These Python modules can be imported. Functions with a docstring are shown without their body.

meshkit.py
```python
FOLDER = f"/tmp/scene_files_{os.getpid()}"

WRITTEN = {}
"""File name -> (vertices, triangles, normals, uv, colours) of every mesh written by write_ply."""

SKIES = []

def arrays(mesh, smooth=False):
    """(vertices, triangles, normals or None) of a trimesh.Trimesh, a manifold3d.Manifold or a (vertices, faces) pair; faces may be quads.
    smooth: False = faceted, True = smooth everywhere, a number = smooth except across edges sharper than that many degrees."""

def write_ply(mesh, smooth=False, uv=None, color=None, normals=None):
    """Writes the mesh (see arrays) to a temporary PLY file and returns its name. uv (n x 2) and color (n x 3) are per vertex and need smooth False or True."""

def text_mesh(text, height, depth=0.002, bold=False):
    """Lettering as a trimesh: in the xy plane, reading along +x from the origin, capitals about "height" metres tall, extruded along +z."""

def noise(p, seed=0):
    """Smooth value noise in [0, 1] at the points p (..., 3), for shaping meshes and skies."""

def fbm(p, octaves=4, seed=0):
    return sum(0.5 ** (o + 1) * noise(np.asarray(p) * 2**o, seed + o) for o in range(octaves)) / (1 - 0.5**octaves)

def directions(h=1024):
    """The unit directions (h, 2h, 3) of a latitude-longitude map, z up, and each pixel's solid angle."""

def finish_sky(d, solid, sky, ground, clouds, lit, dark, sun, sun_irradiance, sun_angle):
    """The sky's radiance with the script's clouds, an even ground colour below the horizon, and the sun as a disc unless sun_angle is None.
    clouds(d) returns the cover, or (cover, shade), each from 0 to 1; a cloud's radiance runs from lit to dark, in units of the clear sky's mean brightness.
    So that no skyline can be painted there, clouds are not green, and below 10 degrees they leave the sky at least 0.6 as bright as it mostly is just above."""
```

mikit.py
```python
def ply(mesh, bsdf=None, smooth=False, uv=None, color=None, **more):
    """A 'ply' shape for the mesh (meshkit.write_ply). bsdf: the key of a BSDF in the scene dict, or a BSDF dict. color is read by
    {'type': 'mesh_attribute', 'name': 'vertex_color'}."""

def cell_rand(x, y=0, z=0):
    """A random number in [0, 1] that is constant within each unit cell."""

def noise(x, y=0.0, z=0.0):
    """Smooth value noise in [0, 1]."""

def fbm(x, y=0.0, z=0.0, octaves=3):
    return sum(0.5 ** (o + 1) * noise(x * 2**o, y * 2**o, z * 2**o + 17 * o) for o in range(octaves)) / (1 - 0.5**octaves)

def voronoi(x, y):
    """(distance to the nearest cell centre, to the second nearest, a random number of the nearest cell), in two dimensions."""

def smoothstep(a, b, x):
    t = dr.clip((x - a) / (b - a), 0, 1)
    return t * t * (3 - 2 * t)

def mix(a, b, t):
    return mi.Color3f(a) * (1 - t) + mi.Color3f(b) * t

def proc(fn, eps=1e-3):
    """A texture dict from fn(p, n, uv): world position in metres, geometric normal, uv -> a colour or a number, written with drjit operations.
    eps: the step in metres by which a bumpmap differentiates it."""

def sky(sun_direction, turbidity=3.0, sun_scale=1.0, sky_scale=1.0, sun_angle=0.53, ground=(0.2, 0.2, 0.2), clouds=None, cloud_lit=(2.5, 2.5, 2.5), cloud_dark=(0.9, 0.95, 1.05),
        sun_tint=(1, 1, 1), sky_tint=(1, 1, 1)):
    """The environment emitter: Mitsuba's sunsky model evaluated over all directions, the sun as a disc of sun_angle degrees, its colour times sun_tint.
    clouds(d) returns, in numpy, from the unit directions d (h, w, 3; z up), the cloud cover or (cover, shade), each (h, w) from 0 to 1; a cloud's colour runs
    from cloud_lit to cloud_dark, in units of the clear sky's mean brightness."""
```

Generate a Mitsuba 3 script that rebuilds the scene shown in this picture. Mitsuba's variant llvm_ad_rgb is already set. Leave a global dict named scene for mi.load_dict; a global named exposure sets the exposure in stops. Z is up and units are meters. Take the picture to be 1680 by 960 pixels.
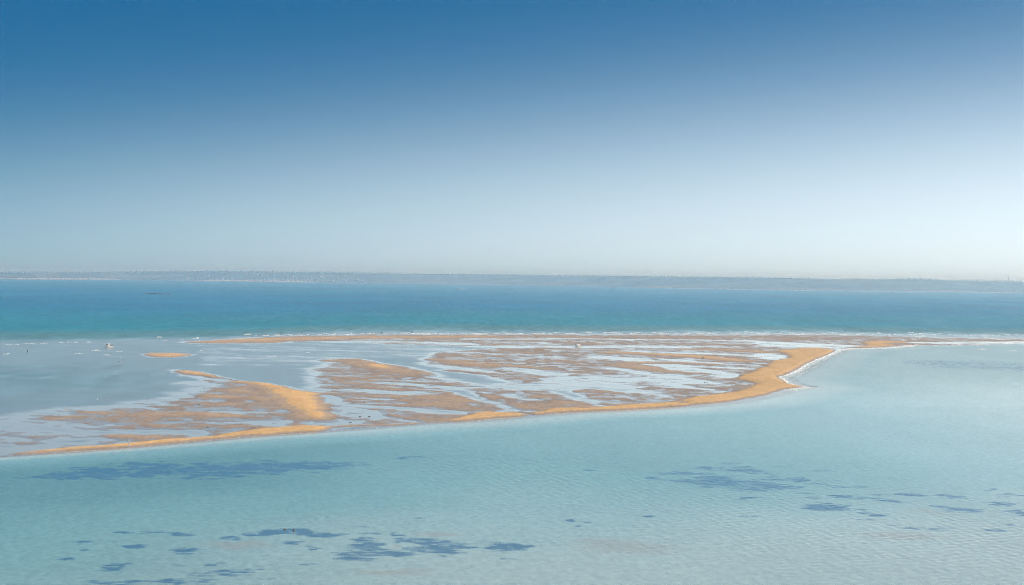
import math, random
import numpy as np
import drjit as dr
import trimesh, manifold3d
import mitsuba as mi
import meshkit, mikit
from mikit import proc, noise, fbm, smoothstep, mix, voronoi, cell_rand

T = mi.ScalarTransform4f
scene, labels = {}, {}

# ------------------------------------------------------------------ camera, sky, exposure, haze
FORWARD, UP = None, None
FORWARD, UP = [0.0, 0.999959, -0.009056], [-0.013499, 0.009055, 0.999868]
EYE = [0.0, 0.0, 42.0]
SUN_AZ, SUN_EL = math.radians(76), math.radians(41)      # azimuth to the right of the view direction (+y)
SUN = np.array([math.sin(SUN_AZ) * math.cos(SUN_EL), math.cos(SUN_AZ) * math.cos(SUN_EL), math.sin(SUN_EL)])
exposure = 2.05

scene['camera'] = {'type': 'perspective', 'fov': 40.0, 'fov_axis': 'x', 'near_clip': 1.0, 'far_clip': 60000.0,
                   'to_world': T().look_at(EYE, [EYE[k] + FORWARD[k] for k in range(3)], UP)}


def horizon_haze(d):
    """The milky layer low in the sky, all round the horizon; thicker and brighter towards the sun."""
    el = np.degrees(np.arcsin(np.clip(d[..., 2], -1, 1)))
    flat = np.hypot(d[..., 0], d[..., 1]) + 1e-9
    c = (d[..., 0] * math.sin(SUN_AZ) + d[..., 1] * math.cos(SUN_AZ)) / flat
    away = np.degrees(np.arccos(np.clip(c, -1, 1)))
    w = np.clip((away - 36) / 70, 0, 1)
    cover = 0.97 * np.exp(-(np.maximum(el, 0) / (8.16 * (1 - w) + 4.1 * w)) ** 2.07)
    return cover, np.clip((away - 47) / 58, 0, 1)


scene['sky'] = mikit.sky(SUN.tolist(), turbidity=3.0, sky_scale=0.61, sky_tint=(0.022, 0.425, 0.685), clouds=horizon_haze,
                         cloud_lit=(10.8, 12.1, 13.0), cloud_dark=(1.95, 3.95, 5.35))

scene['air'] = {'type': 'homogeneous', 'albedo': {'type': 'rgb', 'value': [0.75, 0.905, 0.99]}, 'sigma_t': {'type': 'rgb', 'value': [9.4e-5, 1.28e-4, 1.74e-4]},
                'phase': {'type': 'hg', 'g': 0.28}}
scene['camera']['medium'] = {'type': 'ref', 'id': 'air'}
scene['haze'] = {'type': 'cube', 'to_world': T().translate([0, 7000, 58]).scale([11000, 9500, 63]), 'bsdf': {'type': 'null'},
                 'interior': {'type': 'ref', 'id': 'air'}}
labels['haze'] = {'label': 'pale blue sea haze over the bay', 'category': 'haze', 'kind': 'stuff'}

# ------------------------------------------------------------------ the lie of the land, in metres (measured on the ground plane)
SHORE = np.array([(-9000,120),(-700,190),(-178.3,267.7),(-146.2,296.7),(-123.2,316.9),(-116.8,322.0),(-105.6,330.6),(-92.9,341.7),(-79.1,356.2),(-66.8,369.5),(-55.4,379.1),(-43.4,389.9),(-26.5,407.0),(-12.1,416.9),(0.5,429.7),(20.0,449.4),(40.5,460.8),(58.1,474.6),(78.0,496.7),(97.1,530.2),(106.3,552.2),(113.1,564.3),(120.0,571.9),(117.8,578.1),(116.1,589.7),(118.8,617.4),(120.6,635.3),(124.3,640.0),(129.8,655.7),(142.0,694.3),(156.8,743.3),(167.9,777.1),(179.7,810.8),(195.1,855.2),(206.8,891.6),(217.2,912.5),(236.6,923.5),(249.8,935.4),(265.1,956.8),(272.2,972.1),(280.5,979.0),(306.9,995.8),(332.5,1008.0),(379.6,1041.4),(448.8,1077.5),(631.4,1155.2),(9000,1150)])
BACK = np.array([(-388.0,785.9),(-301.5,829.4),(-259.0,867.4),(-201.1,911.8),(-178.0,980.2),(-149.9,1020.2),(-109.2,1054.1),(-46.5,1082.2),(0.4,1087.7),(127.9,1131.0),(249.7,1173.5),(325.3,1171.0),(427.8,1173.9),(546.2,1187.8)])
STAMPS = [('P',-0.6,60,0.8,[(-269.1,628.1),(-223.3,661.7),(-175.8,635.2),(-141.5,574.6),(-139.9,505.8),(-158.2,469.3),(-184.9,431.9)]),('P',-0.45,22,0.8,[(-157.3,713.6),(-134.7,742.1),(-106.1,664.1),(-97.6,565.6),(-121.0,608.9),(-147.2,655.0)]),('P',0.105,9,0.5,[(-131.0,306.2),(-117.0,322.5),(-105.6,330.6),(-92.9,341.7),(-79.1,356.2),(-66.9,370.3),(-49.5,384.4),(-47.6,395.8),(-49.6,412.7),(-55.3,446.8),(-62.5,484.5),(-73.4,508.7),(-82.2,530.1),(-99.4,548.7),(-116.2,572.4),(-133.6,606.4),(-153.1,627.0),(-144.9,604.1),(-125.7,570.6),(-113.4,530.6),(-112.5,516.1),(-111.9,489.1),(-116.0,471.2),(-120.9,458.8),(-132.3,450.4),(-139.0,434.6),(-141.1,418.5),(-138.5,400.7),(-163.0,380.9)]),('P',-0.035,6,1,[(-171.1,399.8),(-137.5,407.9),(-119.2,399.9),(-107.2,388.1),(-84.2,383.1),(-78.2,368.9),(-80.4,358.8),(-98.5,356.6),(-119.0,328.0),(-133.9,313.1)]),('P',0.1,5,0.8,[(-140.4,417.7),(-134.7,433.2),(-129.9,445.3),(-123.6,447.3),(-115.5,440.1),(-107.3,430.1),(-109.6,423.0),(-110.0,404.6),(-114.4,407.5),(-119.4,415.9),(-124.3,417.1),(-126.9,402.3),(-132.1,405.1)]),('P',0.12,3,0.5,[(-123.3,399.3),(-120.2,403.2),(-116.2,398.6),(-119.3,394.8),(-123.1,395.9)]),('P',0.1,3,0.5,[(-120.3,381.7),(-114.4,384.0),(-106.4,385.0),(-103.9,382.2),(-116.5,379.8)]),('P',0.08,5,0.8,[(-119.5,461.3),(-110.0,472.1),(-89.3,492.8),(-75.0,470.5),(-61.9,411.1),(-67.7,374.6),(-80.4,373.0),(-85.9,390.9),(-94.7,406.6),(-107.5,431.1),(-102.5,439.9)]),('P',-0.04,3,0.5,[(-120.5,461.1),(-111.5,447.0),(-105.7,437.4),(-105.0,431.4),(-114.6,442.3),(-121.2,456.5)]),('P',-0.03,4,0.8,[(-84.3,436.4),(-76.6,433.5),(-73.4,426.1),(-80.3,423.3)]),('P',-0.02,4,0.8,[(-77.5,409.0),(-68.9,410.1),(-62.9,400.5),(-71.3,394.4)]),('P',-0.05,3,0.5,[(-90.3,380.8),(-84.0,378.5),(-79.3,370.2),(-79.0,363.1),(-83.3,361.2),(-86.3,369.3)]),('P',0.1,4,0.6,[(-104.5,364.3),(-89.1,369.0),(-84.7,363.8),(-79.9,360.2),(-94.5,347.8),(-102.2,343.1),(-102.9,350.8)]),('P',-0.3,4,0.35,[(-161.9,851.2),(-105.8,875.5),(-55.8,865.8),(-49.5,822.7),(-47.7,740.1),(-41.6,693.1),(-25.4,663.1),(-13.0,622.8),(-5.0,576.0),(-6.8,559.0),(-14.1,560.9),(-25.1,589.9),(-37.0,617.9),(-45.9,636.7),(-57.2,665.5),(-68.9,702.2),(-78.3,727.0),(-86.9,719.4),(-91.2,681.9),(-87.4,623.9),(-80.9,579.2),(-77.2,546.3),(-73.4,508.7),(-84.5,529.7),(-99.4,548.7),(-117.6,579.3),(-142.2,620.9),(-155.3,653.2),(-155.0,703.2),(-174.0,789.2)]),('P',0.095,8,0.5,[(-52.6,382.5),(-43.4,389.9),(-26.5,407.0),(-12.1,416.9),(0.5,429.7),(20.0,449.4),(40.5,460.8),(58.1,474.6),(78.0,496.7),(97.1,530.2),(113.7,567.6),(115.7,587.9),(120.6,635.3),(156.8,743.3),(180.5,814.2),(213.2,909.0),(243.3,933.6),(266.0,957.0),(306.9,995.8),(373.6,1024.9),(503.1,1093.9),(539.6,1173.4),(412.9,1132.7),(319.5,1150.2),(247.6,1163.6),(126.9,1121.8),(0.4,1078.0),(-108.4,1046.1),(-147.6,1004.3),(-176.7,973.3),(-196.5,890.8),(-161.6,890.1),(-133.7,910.0),(-111.9,925.7),(-68.7,886.3),(-44.3,861.2),(-47.3,816.2),(-46.9,729.0),(-41.6,693.1),(-25.4,663.1),(-13.0,622.8),(-5.0,576.0),(-6.8,559.0),(-14.1,560.9),(-25.1,589.9),(-37.0,617.9),(-45.9,636.7),(-57.2,665.5),(-68.9,702.2),(-78.3,727.0),(-86.9,719.4),(-91.2,681.9),(-92.4,653.2),(-81.4,579.1),(-77.2,546.3),(-72.2,503.5),(-61.0,472.6),(-49.6,412.7)]),('P',-0.22,4,0.6,[(-187.8,851.6),(-159.1,876.4),(-107.8,891.7),(-53.6,890.8),(-29.8,873.2),(-7.1,871.7),(-21.3,837.5),(-48.2,802.2),(-47.7,740.1),(-60.6,704.2),(-86.9,719.4),(-97.7,666.0),(-144.5,655.6)]),('L',-0.07,5,0.8,14,[(-14.8,877.4),(8.1,883.9),(43.1,893.8),(79.2,908.2),(102.2,902.4)]),('L',-0.07,5,0.6,12,[(-110.3,912.7),(-79.9,926.4),(-47.5,922.7),(-31.3,914.4)]),('L',-0.06,5,0.6,8,[(-25.4,991.8),(9.1,997.7),(44.4,1014.2),(97.3,1015.5),(137.9,1023.2),(176.4,1014.8)]),('L',-0.08,4,0.6,10,[(47.5,775.1),(60.3,766.2),(70.5,734.5),(79.4,700.2),(85.1,672.9),(95.5,644.6),(103.6,626.0)]),('L',-0.08,4,0.6,8,[(70.3,847.5),(87.6,837.8),(104.6,828.3),(118.5,825.1),(141.1,810.9),(148.4,775.4)]),('L',-0.07,4,0.6,6,[(86.2,760.6),(96.8,740.5),(107.6,726.8),(122.2,719.7)]),('L',-0.06,4,0.6,5,[(95.9,698.8),(114.7,693.2),(122.3,685.4)]),('L',-0.06,4,0.5,5,[(50.0,679.3),(57.2,653.8),(63.7,634.1),(71.2,627.6)]),('L',-0.07,4,0.6,7,[(-2.5,677.4),(3.3,660.2),(11.7,644.4),(16.8,628.8)]),('L',-0.06,4,0.5,7,[(-41.3,688.2),(-28.4,667.1),(-13.2,630.9),(-2.2,617.0)]),('L',0.2,6,0.5,10,[(-87.1,708.6),(-80.5,718.2),(-71.0,686.5),(-56.4,656.4),(-47.2,628.1),(-39.2,609.6)]),('P',0.52,4,0.4,[(-70.6,672.0),(-67.0,682.4),(-60.5,669.4),(-56.2,656.5),(-56.8,647.4),(-63.4,654.9)]),('L',0.4,5,0.5,9,[(61.2,824.0),(78.2,814.8),(94.0,799.1),(106.6,789.6),(117.0,768.0),(122.0,757.6)]),('L',0.38,5,0.5,9,[(111.2,881.1),(129.4,874.5),(145.9,860.3),(152.4,854.8)]),('L',0.3,5,0.6,7,[(63.6,727.4),(79.7,731.2),(91.4,723.2),(100.4,720.0)]),('L',0.25,6,0.6,7,[(55.9,710.0),(64.7,673.2),(77.0,653.5),(84.6,646.6)]),('L',0.2,6,0.7,7,[(-37.6,731.2),(-17.6,693.5),(0.5,682.8),(12.1,671.2)]),('L',0.2,6,0.6,6,[(-27.5,644.9),(-13.1,626.8),(-7.6,623.9)]),('P',0.13,6,0.8,[(-60.5,502.8),(-49.2,521.2),(-34.3,501.8),(-21.6,509.2),(-9.5,462.2),(-14.9,444.4),(-27.4,459.5),(-40.8,475.8),(-51.4,478.9)]),('P',0.12,6,0.8,[(-13.3,530.2),(-4.1,534.7),(4.8,495.2),(12.9,477.0),(20.9,471.3),(12.3,452.5),(4.5,455.6),(-1.6,486.7)]),('P',0.12,6,0.8,[(2.9,548.1),(16.8,538.3),(19.4,485.1),(25.1,471.9),(13.1,484.1),(5.0,521.9)]),('P',-0.055,3,0.5,[(-11.0,551.9),(-2.0,566.4),(10.5,575.4),(16.4,612.9),(38.2,621.0),(53.3,608.6),(71.2,627.6),(83.7,599.6),(94.9,580.7),(89.4,569.8),(78.6,581.1),(68.5,581.0),(75.9,560.9),(82.6,540.7),(82.8,534.9),(70.1,553.6),(58.9,561.1),(51.2,556.6),(58.0,530.8),(61.3,504.2),(50.5,523.9),(42.4,536.8),(33.7,547.3),(21.5,539.2),(9.8,537.1),(-1.9,544.2)]),('L',0.09,3,0.6,4,[(47.6,572.1),(54.9,570.1),(59.6,567.7)]),('L',-0.055,3,0.5,5,[(-48.5,564.6),(-35.1,547.6),(-22.9,540.5),(-9.0,546.0)]),('L',-0.055,3,0.7,5,[(-69.9,523.4),(-58.7,525.3),(-44.5,519.2),(-30.8,515.9)]),('L',-0.1,2.5,0.3,3.5,[(-72.2,503.5),(-66.9,496.5),(-58.5,482.6),(-54.7,466.6)]),('L',-0.08,2.5,0.4,4.5,[(-56.4,468.7),(-48.5,460.8),(-37.9,453.6),(-26.4,442.7),(-18.6,439.8)]),('L',-0.05,2.5,0.4,4,[(-60.2,459.0),(-52.4,451.5),(-44.1,438.1)]),('P',-0.05,2.5,0.4,[(-56.0,434.5),(-50.1,419.9),(-50.3,403.9),(-44.7,401.2),(-44.9,415.2),(-39.3,417.7),(-33.7,414.9),(-26.6,408.7),(-24.4,410.8),(-35.3,423.8),(-42.6,436.4),(-50.0,431.4)]),('L',-0.04,2.5,0.5,2.5,[(-50.9,493.9),(-43.7,485.0),(-41.4,482.9)]),('L',-0.04,2.5,0.5,3,[(-46.4,470.2),(-36.1,469.5)]),('P',-0.06,2.5,0.3,[(-32.4,541.9),(-24.1,531.3),(-17.1,541.5),(-14.8,527.1),(-12.0,505.4),(-8.7,493.0),(-2.2,477.0),(2.5,457.4),(5.9,445.3),(1.1,446.7),(-4.1,465.2),(-9.8,475.8),(-13.2,487.3),(-15.8,502.2),(-22.6,522.9),(-31.7,530.0)]),('P',-0.25,3,0.2,[(-23.6,528.5),(-15.5,526.9),(-12.6,505.3),(-9.3,492.9),(-11.6,490.1),(-15.9,504.8),(-22.6,522.9)]),('P',-0.05,2.5,0.6,[(-5.1,517.4),(0.5,523.9),(4.9,508.2),(11.3,496.2),(14.2,484.3),(6.9,490.5),(-1.7,501.8)]),('P',-0.06,2.5,0.3,[(9.9,543.2),(16.2,532.3),(24.6,545.7),(25.6,525.3),(27.1,511.8),(30.4,491.7),(31.1,470.5),(33.7,466.4),(29.9,468.1),(25.7,483.7),(22.0,505.7),(16.1,529.4)]),('P',-0.25,3,0.2,[(17.1,532.5),(22.4,536.3),(25.9,508.9),(23.5,505.9),(19.6,518.7)]),('P',-0.04,2.5,0.4,[(28.7,481.8),(31.7,479.9),(31.6,468.3),(28.0,470.1)]),('L',-0.05,9,0.5,7,[(-153.1,393.6),(-146.4,403.2),(-138.6,437.7),(-122.5,451.8),(-113.5,482.5),(-114.9,520.0),(-127.9,556.5)]),('L',0.3,2,0.3,2,[(-55.9,382.8),(-49.2,388.8),(-40.7,396.2),(-31.0,403.9),(-22.7,412.2)]),('P',0.13,6,0.5,[(-150.5,625.4),(-132.8,602.6),(-98.3,542.5),(-80.9,521.5),(-66.6,483.8),(-74.3,465.9),(-90.2,475.2),(-107.7,479.7),(-112.2,524.8),(-123.8,571.0)]),('L',0.45,4,0.5,4.5,[(-142.9,612.5),(-115.1,567.4),(-98.6,544.1),(-86.0,525.0),(-73.3,500.7)]),('L',-0.05,2.5,0.5,4,[(-134.4,587.0),(-123.6,578.1),(-113.0,562.7)]),('P',0.66,6,0.5,[(-83.5,518.2),(-79.4,516.1),(-74.1,505.9),(-66.6,483.8),(-62.5,470.1),(-62.1,454.4),(-61.7,439.7),(-57.6,426.4),(-56.9,413.5),(-59.5,416.8),(-62.8,429.6),(-67.4,445.0),(-73.8,470.7),(-80.5,499.5)]),('L',0.62,3,0.3,3.5,[(-110.4,327.8),(-106.2,332.3),(-93.4,343.5),(-79.5,358.2),(-67.3,372.4)]),('L',0.66,3,0.3,6,[(-70.2,370.6),(-65.3,379.4),(-59.4,383.9),(-55.3,384.4)]),('P',0.7,3,0.25,[(-23.5,410.9),(-19.5,419.5),(-12.6,432.7),(-6.2,441.5),(-0.4,439.4),(6.6,439.4),(13.3,454.7),(20.6,462.3),(28.6,462.4),(42.0,477.9),(51.0,485.2),(59.4,488.9),(69.0,509.3),(77.8,524.2),(84.5,530.9),(92.0,548.3),(99.6,571.6),(101.5,585.3),(100.5,599.2),(100.2,621.5),(106.9,642.7),(114.4,656.9),(122.6,690.2),(128.8,701.1),(141.5,756.5),(151.9,776.3),(158.0,789.8),(165.1,843.9),(165.0,872.8),(185.8,909.4),(198.3,912.9),(202.5,882.8),(194.2,851.4),(177.5,800.7),(154.4,732.1),(129.3,651.4),(120.8,633.3),(118.3,617.3),(115.1,581.0),(116.3,568.0),(90.1,516.7),(77.7,494.1),(57.9,472.3),(40.3,458.6),(19.8,445.3),(0.5,426.9),(-12.1,414.2)]),('L',0.1,2,0.2,2.5,[(2.5,446.9),(5.5,440.2),(7.7,436.5)]),('L',0.3,2,0.2,2,[(58.4,491.2),(59.8,481.8)]),('P',0.68,4,0.3,[(255.8,1019.1),(272.0,1044.3),(286.6,1028.4),(266.7,975.0),(252.5,953.2),(231.3,934.4),(232.5,947.5),(251.0,979.5)]),('P',-0.06,4,0.7,[(176.4,1014.8),(200.3,1002.3),(216.8,978.7),(237.3,975.5),(241.5,958.8),(217.3,926.4),(193.6,928.0),(162.8,936.3)]),('P',-0.06,4,0.5,[(144.7,831.8),(156.9,848.8),(162.2,816.1),(154.4,788.9),(141.2,791.9)]),('L',0.34,8,0.3,15,[(-191.0,892.5),(-165.3,932.4),(-141.0,959.6),(-117.9,975.1),(-94.0,990.2),(-61.0,1011.7),(-26.3,1027.6),(9.5,1042.8)]),('L',0.2,8,0.3,14,[(-187.5,884.9),(-159.4,899.5)]),('L',0.16,8,0.4,18,[(0.4,1039.8),(55.5,1058.2),(121.5,1074.5),(198.2,1086.1),(263.8,1084.8),(294.8,1078.1)]),('L',0.12,8,0.9,20,[(298.3,1073.7),(332.2,1062.9),(394.4,1082.1),(492.3,1123.4)]),('L',0.1,6,0.8,22,[(284.8,994.0),(336.0,1018.6),(391.9,1050.1),(481.1,1098.0)]),('L',-0.04,6,1,14,[(302.0,1023.1),(344.0,1042.7),(398.4,1067.4)]),('L',0.1,4,0.6,5,[(304.6,950.7),(317.6,950.0),(323.3,930.9)]),('L',0.1,4,0.3,3,[(260.3,936.7),(267.4,940.3)]),('P',0.36,4,0.2,[(-194.3,739.1),(-191.9,751.9),(-180.3,758.0),(-168.3,745.7),(-169.2,724.8),(-179.8,719.3)]),('P',-0.5,8,0.5,[(-75.8,733.3),(-58.0,749.2),(-46.2,718.1),(-59.3,689.1)])]
WEED = [(-91.9,291.8,6.9,6.6,0.8),(-86.1,298.0,9.4,9.2,1),(-77.0,302.7,11.2,12.4,1),(-65.4,303.9,12.9,13.1,1),(-54.4,308.9,11.5,11.1,1),(-45.6,312.9,10.0,8.9,1),(-38.0,316.8,6.8,3.9,0.7),(-97.4,289.5,4.6,3.3,0.5),(-62.5,228.6,2.2,1.3,0.9),(-58.9,228.3,3.0,2.0,0.9),(-53.9,228.1,2.9,2.4,0.9),(-66.6,219.2,1.8,1.8,0.9),(-63.3,221.0,1.7,0.9,0.5),(-58.1,217.3,1.6,1.6,0.9),(-50.1,214.0,2.7,2.4,1),(-47.1,215.2,2.3,0.9,0.5),(-64.0,213.0,1.2,1.5,0.9),(-65.6,206.4,1.4,1.9,0.9),(-56.2,201.7,2.0,2.6,1),(-40.8,198.5,4.3,2.6,0.6),(-39.2,201.2,3.2,1.6,0.6),(-44.1,225.0,2.6,2.8,1),(-54.2,190.9,4.1,2.4,0.9),(-45.3,191.9,4.1,1.9,0.7),(-41.7,194.4,3.1,1.4,0.6),(-48.0,203.2,1.3,1.1,0.5),(-42.1,204.9,1.3,1.3,0.6),(-39.3,229.7,3.4,3.4,1),(-36.0,230.5,4.2,3.1,1),(-30.3,229.3,4.4,2.1,0.9),(-34.6,222.1,2.2,1.7,0.9),(-30.7,218.3,1.2,1.2,0.8),(-23.8,223.9,2.9,2.2,1),(-21.9,219.9,3.6,2.8,1),(-25.5,214.3,3.5,1.5,0.7),(-20.0,214.6,4.6,3.6,1),(-22.2,209.8,3.9,1.7,0.9),(-23.0,230.4,2.4,1.0,0.5),(-18.6,230.2,1.1,1.5,0.9),(-16.5,224.9,2.4,2.6,1),(-13.2,226.8,3.2,2.0,0.9),(-11.5,222.7,4.6,3.8,1),(-10.8,217.2,5.2,3.7,1),(-14.4,214.6,2.9,1.8,0.7),(-6.6,219.5,1.6,1.2,0.9),(-2.8,221.8,3.1,3.8,1),(-0.4,223.5,1.9,1.4,0.9),(2.3,221.1,2.2,1.9,1),(1.0,220.0,1.2,1.2,0.8),(-15.5,246.4,1.1,1.2,0.7),(-29.1,204.0,1.8,1.6,0.7),(-33.7,194.9,2.1,1.4,0.6),(0.5,210.9,1.4,0.9,0.5),(-24.6,236.5,1.8,0.9,0.5),(-25.1,327.9,2.8,2.2,0.7),(-22.4,330.4,4.5,1.8,0.5),(11.2,244.7,1.3,1.6,0.9),(12.0,239.9,1.0,1.4,0.8),(14.0,243.1,1.2,1.1,0.8),(24.1,252.1,1.9,1.5,0.9),(20.9,250.5,1.1,0.9,0.7),(17.9,312.2,1.2,1.8,0.6),(33.2,307.8,3.1,2.5,0.6),(37.3,308.2,4.0,4.3,0.9),(33.1,300.2,3.3,2.3,0.7),(46.6,317.1,4.5,3.9,0.8),(51.9,315.6,5.2,5.1,0.8),(39.1,296.2,4.9,4.6,0.8),(45.0,296.8,6.6,9.1,1),(50.4,294.6,7.3,9.0,0.9),(51.7,287.8,6.3,5.4,0.9),(46.3,273.7,2.3,2.4,0.6),(43.6,254.3,1.4,1.3,0.7),(51.4,326.0,2.6,2.7,0.5),(55.6,291.6,3.2,6.6,1),(57.4,303.5,2.4,5.9,0.7),(61.7,301.1,3.0,2.6,0.9),(63.6,323.0,1.8,1.7,0.7),(67.4,291.0,2.9,2.6,1),(68.6,299.0,2.7,1.9,0.6),(64.5,295.1,2.3,1.8,0.6),(58.9,289.3,2.6,3.2,0.5),(60.5,276.5,2.4,2.1,0.8),(59.7,264.5,4.9,4.5,1),(65.2,278.5,3.1,1.8,0.9),(59.7,281.2,2.7,1.6,0.7),(65.3,259.4,2.0,2.6,1),(66.7,256.2,2.0,1.7,0.9),(64.5,250.8,1.4,1.2,0.8),(73.4,273.0,2.7,2.1,1),(68.9,276.4,3.4,1.6,0.7),(73.0,280.7,3.1,1.6,0.7),(79.9,281.3,3.4,2.4,0.9),(73.5,292.4,2.2,2.2,0.6),(87.3,279.6,2.8,3.1,1),(84.4,263.1,3.6,3.9,1),(82.3,267.1,2.1,1.7,0.7),(99.8,289.7,2.4,1.8,0.7),(94.6,271.1,3.7,2.5,0.9),(93.8,260.4,2.6,3.5,0.9),(100.4,282.3,3.1,2.1,0.6),(87.4,257.2,1.7,1.8,0.7),(69.1,243.1,2.4,1.7,0.9),(67.4,246.6,1.9,1.1,0.7),(74.0,243.5,3.0,2.0,0.6),(82.7,241.2,2.4,1.6,0.9),(89.2,247.7,1.9,1.4,0.8),(69.4,314.3,3.9,1.8,0.5),(55.2,310.9,4.1,2.5,0.6),(247.1,758.3,39.9,33.4,0.45),(253.0,728.0,25.6,27.4,0.45),(224.1,758.7,13.2,14.8,0.35),(227.6,727.6,16.9,17.1,0.3)]
PALE = [(18.8,221.8,8.4,6.4,1),(15.2,225.7,4.9,3.9,1),(65.8,234.8,7.8,3.6,1),(-11.5,231.3,5.0,2.1,1),(-42.4,220.0,7.1,3.8,1),(82.5,262.2,8.8,5.4,1),(-14.8,220.9,7.1,5.0,1),(-16.0,200.1,6.4,3.1,1)]
COAST = [(-7044.6,12130.4,13),(-3863.2,9003.9,34),(-3446.0,9465.4,46),(-3422.2,10742.5,50),(-3336.6,11663.3,62),(-2963.2,11586.7,75),(-2500.7,11201.8,82),(-2186.7,12010.1,89),(-1682.8,11416.1,86),(-1299.3,11524.7,87),(-977.6,11270.1,82),(-592.4,11375.9,82),(-0.8,11140.6,87),(463.4,10709.8,85),(875.7,9630.0,84),(1261.7,9396.6,83),(1643.5,9033.2,81),(2059.5,8803.5,76),(2357.6,8921.0,82),(2653.9,9211.3,90),(2774.9,9215.7,89),(2847.3,9282.3,84),(3147.4,9558.7,85),(3577.6,9830.2,82),(4343.6,9925.8,79),(5419.0,9196.0,71)]
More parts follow.
